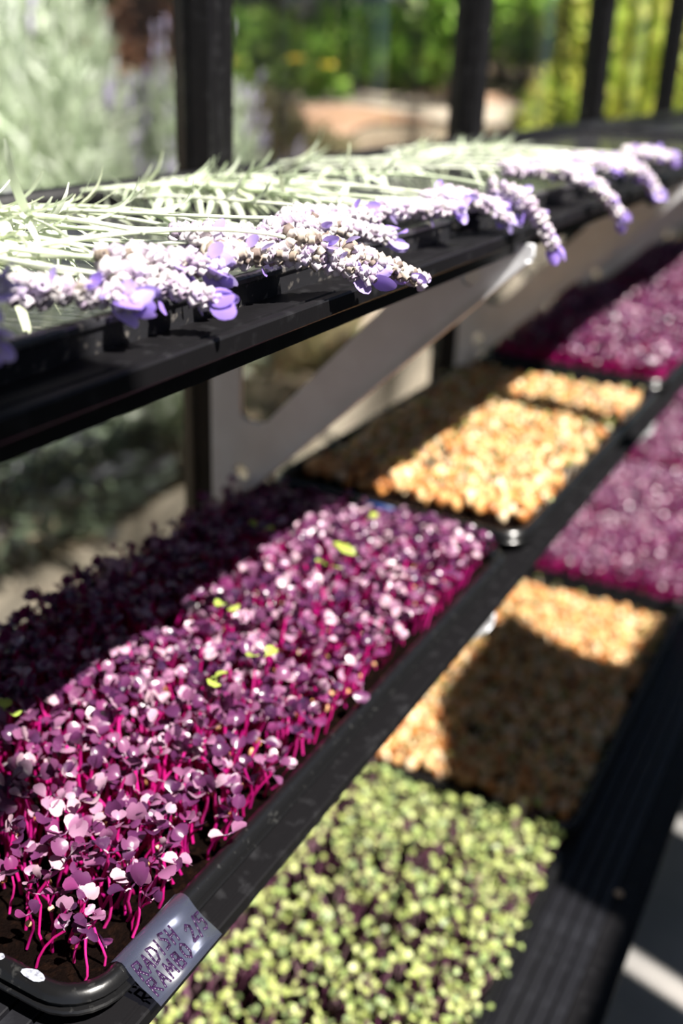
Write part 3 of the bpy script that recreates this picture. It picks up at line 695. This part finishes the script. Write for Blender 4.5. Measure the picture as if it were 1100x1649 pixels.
# ------------------------------------------------------------------ garden beyond the glass
def blob_pts(rng, n, c, r, shell=.55):
    d = rng.normal(size=(n, 3)); d /= np.linalg.norm(d, axis=1)[:, None]; d[:, 2] = np.abs(d[:, 2])*1.0 - .15
    lump = 1+.16*np.sin(d[:, 0]*7+c[0]*3)*np.sin(d[:, 1]*6+c[1])+.1*np.sin(d[:, 2]*9)
    return np.array(c)+d*np.array(r)*(rng.uniform(shell, 1, n)**.6*lump)[:, None], d
def leaf_quads(g, P, D, rng, ln, wd, up=.3):
    n = len(P); t = D+rng.normal(0, .6, (n, 3)); t[:, 2] += up; t /= np.linalg.norm(t, axis=1)[:, None]
    a = np.cross(t, rng.normal(size=(n, 3))); a /= np.linalg.norm(a, axis=1)[:, None]; nn = np.cross(t, a)
    L = (ln*rng.uniform(.6, 1.3, n))[:, None]; W = (wd*rng.uniform(.7, 1.2, n))[:, None]
    V = np.stack([P-a*W*.3, P+a*W*.3, P+t*L*.55+a*W*.5+nn*L*.06, P+t*L*.55-a*W*.5+nn*L*.06, P+t*L+a*W*.1-nn*L*.05, P+t*L-a*W*.1-nn*L*.05], 1).reshape(-1, 3)
    b = (np.arange(n)*6)[:, None]; Q = np.concatenate([b+np.array([0, 1, 2, 3]), b+np.array([3, 2, 4, 5])]); g.add(V, Q)
def shrub(name, label, cat, x, y, r, m, n, ln, wd, seed, up=.3, group=None, z0=None, stemmat='bark'):
    rng = np.random.default_rng(seed); z = float(ground_z(x, y)) if z0 is None else z0
    t = thing(name, label, cat, (x, y, z), group)
    P, D = blob_pts(rng, n, (0, 0, r[2]*.30), r); P[:, 2] = np.maximum(P[:, 2], .01)
    g = G(); leaf_quads(g, P, D, rng, ln, wd, up); g.build('foliage', M[m], t, stuff=True)
    g = G()
    for k in range(9):
        e = np.array([rng.uniform(-.7, .7)*r[0], rng.uniform(-.7, .7)*r[1], r[2]*rng.uniform(.6, 1.)])
        v, q = tube([np.array([0, 0, -.03])+e*[.08, .08, 0], e*[.5, .5, .5], e], [.012*r[2]+.004, .008*r[2]+.003, .003], 5); g.add(v, q)
    g.build('branches', M[stemmat], t, stuff=True)
    return t
def lavender_bush(label, x, y, r, n, seed, nf=160):
    t = shrub('lavender_bush', label, 'shrub', x, y, r, 'bush_leaf', n, .090, .016, seed, .75)
    rng = np.random.default_rng(seed+1); P, D = blob_pts(rng, nf, (0, 0, r[2]*.30), r, .95); g = G(); gs = G()
    for p, d in zip(P, D):
        if p[2] < r[2]*.3: continue
        u = d*.5+np.array([0, 0, 1.])+rng.normal(0, .15, 3); u /= np.linalg.norm(u); l = rng.uniform(.10, .2)
        v, q = tube([p, p+u*l], .0018, 4); gs.add(v, q)
        v, q = tube([p+u*l, p+u*(l+.012), p+u*(l+.04), p+u*(l+.058)], [.003, .007, .008, .002], 6); g.add(v, q)
    g.build('flower_spikes', M['bush_flower'], t, stuff=True); gs.build('flower_stems', M['bush_leaf'], t, stuff=True)
    return t
lavender_bush('large silvery lavender bush close outside the glass beside the first post', -1.95, 1.95, (.60, .52, 1.02), 19000, 501, 220)
lavender_bush('smaller silvery lavender bush behind the first black post', -2.05, 2.95, (.38, .34, .56), 6000, 503, 110)
shrub('low_shrub', 'low grey green shrub with painted shade, seen through the glass under the upper shelf', 'shrub', -1.72, 1.50, (.42, .52, .50), 'painted_shade_leaf', 6000, .07, .014, 505, .5)
shrub('dry_shrub', 'dry brownish shrub seen through the first bracket opening', 'shrub', -1.72, 2.85, (.34, .40, .26), 'dry_leaf', 4000, .06, .014, 511, .4)
shrub('dry_shrub', 'dry brownish shrub farther back on the slope behind the first bracket', 'shrub', -2.15, 3.45, (.40, .35, .22), 'dry_leaf', 3000, .06, .014, 512, .4)
shrub('green_shrub', 'bright green leafy shrub behind the mulch beside the first post', 'shrub', -3.60, 5.75, (.55, .5, .34), 'green_leaf', 2600, .10, .06, 521)
shrub('green_shrub', 'bright green leafy shrub left of the tree trunk', 'shrub', -3.15, 6.35, (.55, .5, .38), 'green_leaf', 2600, .10, .06, 522)
shrub('green_shrub', 'tall green shrub between the trunk and third post', 'shrub', -2.45, 7.30, (.62, .6, .95), 'green_leaf', 3200, .11, .06, 523)
shrub('lime_shrub', 'yellow green shrub rising behind the third post', 'shrub', -2.55, 8.60, (.75, .7, 1.45), 'lime_leaf', 3600, .12, .07, 524)
shrub('lime_shrub', 'yellow green shrub close to the glass beside the fourth post', 'shrub', -1.10, 5.05, (.36, .5, .62), 'lime_leaf', 2600, .09, .05, 525)
shrub('lime_shrub', 'tall yellow green shrub at the far end behind the fourth post', 'shrub', -1.25, 6.60, (.55, .6, 1.35), 'lime_leaf', 3000, .11, .06, 526)
shrub('russet_shrub', 'russet brown shrub beyond the silvery bush, left of the first post', 'shrub', -3.75, 5.0, (.42, .4, .36), 'russet_leaf', 2600, .08, .04, 533)
shrub('dark_shrub', 'dark shrub above the silvery bush top', 'shrub', -5.0, 6.3, (1.1, .8, 1.15), 'dark_leaf', 3600, .13, .06, 531)
shrub('grey_shrub', 'grey leaved shrub before the shed, left of the trunk', 'shrub', -3.75, 8.3, (.75, .7, 1.0), 'grey_leaf', 3200, .12, .05, 532)
for i, (x, y) in enumerate(((-3.18, 4.95), (-2.72, 5.15), (-3.0, 5.3))):
    z = float(ground_z(x, y)); rng = np.random.default_rng(540+i)
    t = thing('marigold', ['yellow flower in the mulch nearest the first post', 'yellow flower in the mulch below the bright green shrub', 'yellow flower standing behind the other two in the mulch'][i], 'flower', (x, y, z), 'yellow flowers in the mulch')
    P, D = blob_pts(rng, 160, (0, 0, .05), (.10, .10, .12)); g = G(); leaf_quads(g, P, D, rng, .07, .03); g.build('foliage', M['green_leaf'], t, stuff=True)
    v, q = tube([(0, 0, 0), (.01, 0, .1), (0, 0, .19)], .004, 5); G().add(v, q).build('stem', M['green_leaf'], t)
    g = G()
    for k in range(14):
        a = k*2*pi/14; V, Q = grid(3, 2, lambda u, v: ((.012+.04*u)*cos(a+(v-.5)*.5), (.012+.04*u)*sin(a+(v-.5)*.5), .19+.02*sin(3*u))); g.add(V, Q)
    v, q = qsphere(3); g.add(v*[.02, .02, .014]+[0, 0, .195], q); g.build('blossom', M['yellow_flower'], t)
# trees
def tree(label, x, y, h, r, m, seed, crown, leafm, n=3500):
    rng = np.random.default_rng(seed); z = float(ground_z(x, y)); t = thing('garden_tree', label, 'tree', (x, y, z))
    k = np.linspace(0, 1, 8); pts = np.stack([.05*np.sin(k*5), .04*np.cos(k*4), -.05+h*k], 1); v, q = tube(pts, r*(1.25-.5*k), 10); G().add(v, q).build('trunk', M[m], t)
    for j in range(4):
        a = j*pi/2+rng.uniform(0, 1); e = np.array([cos(a), sin(a), .9])*crown[0]*.7; v, q = tube([pts[-2], pts[-2]+e*.5, pts[-2]+e], [r*.5, r*.35, r*.15], 7); G().add(v, q).build('branch', M[m], t)
    P, D = blob_pts(rng, n, (0, 0, h+crown[2]*.3), crown); g = G(); leaf_quads(g, P, D, rng, .11, .06); g.build('crown', M[leafm], t, stuff=True)
tree('dark trunked tree standing behind the second black post', -2.02, 5.25, 1.7, .052, 'bark', 601, (1.1, 1.1, .9), 'dark_leaf')
tree('pale slender trunked tree in front of the grey shed', -3.05, 6.95, 1.6, .05, 'pale_bark', 602, (.9, .9, .8), 'grey_leaf', 2500)
# shed
sx, sy = -6.1, 11.4; sz = float(ground_z(sx, sy)); t = thing('garden_shed', 'blue grey boarded shed at the back of the garden', 'shed', (sx, sy, sz-.1)); t.rotation_euler = (0, 0, .45)
g = G(); box(g, -1.5, 1.5, 0, 1.6, 0, 2.1); g.build('wall', M['shed_paint'], t, smooth=False)
g = G(); box(g, -1.5, -1.3, -.02, 0, .05, 2.1); me = g.mesh('plank', M['shed_paint'], False)
for k in range(14):
    o = link('plank', me, t); o.location = (k*.213, 0, 0)
g = G(); box(g, .1, .95, -.05, -.02, .08, 1.9); d = g.build('door', M['shed_door'], t, smooth=False)
g = G(); box(g, .84, .88, -.08, -.05, .95, 1.05); g.build('handle', M['steel'], d, smooth=False)
g = G(); extrude_y(g, [(-1.7, 2.08), (0, 2.8), (1.7, 2.08), (1.7, 2.16), (0, 2.9), (-1.7, 2.16)], -.2, 1.8); g.build('roof', M['roof_sheet'], t, smooth=False)
# hedge at the end of the garden
for i, (x, y) in enumerate(((-9.2, 8.4), (-7.6, 9.6), (-4.4, 11.4), (-2.9, 12.2), (-1.4, 12.6), (.1, 12.8))):
    shrub('hedge_shrub', ['hedge shrub farthest back behind the silvery bush', 'hedge shrub beside the left end of the shed', 'hedge shrub beside the right end of the shed', 'hedge shrub behind the yellow green shrub', 'hedge shrub behind the far fourth post', 'hedge shrub at the far end of the greenhouse wall'][i], 'hedge', x, y, (1.0, .8, 2.1), 'dark_leaf' if i in (0, 1, 2) else 'lime_leaf' if i > 4 else 'green_leaf', 3200, .16, .08, 650+i, group='hedge at the back of the garden')
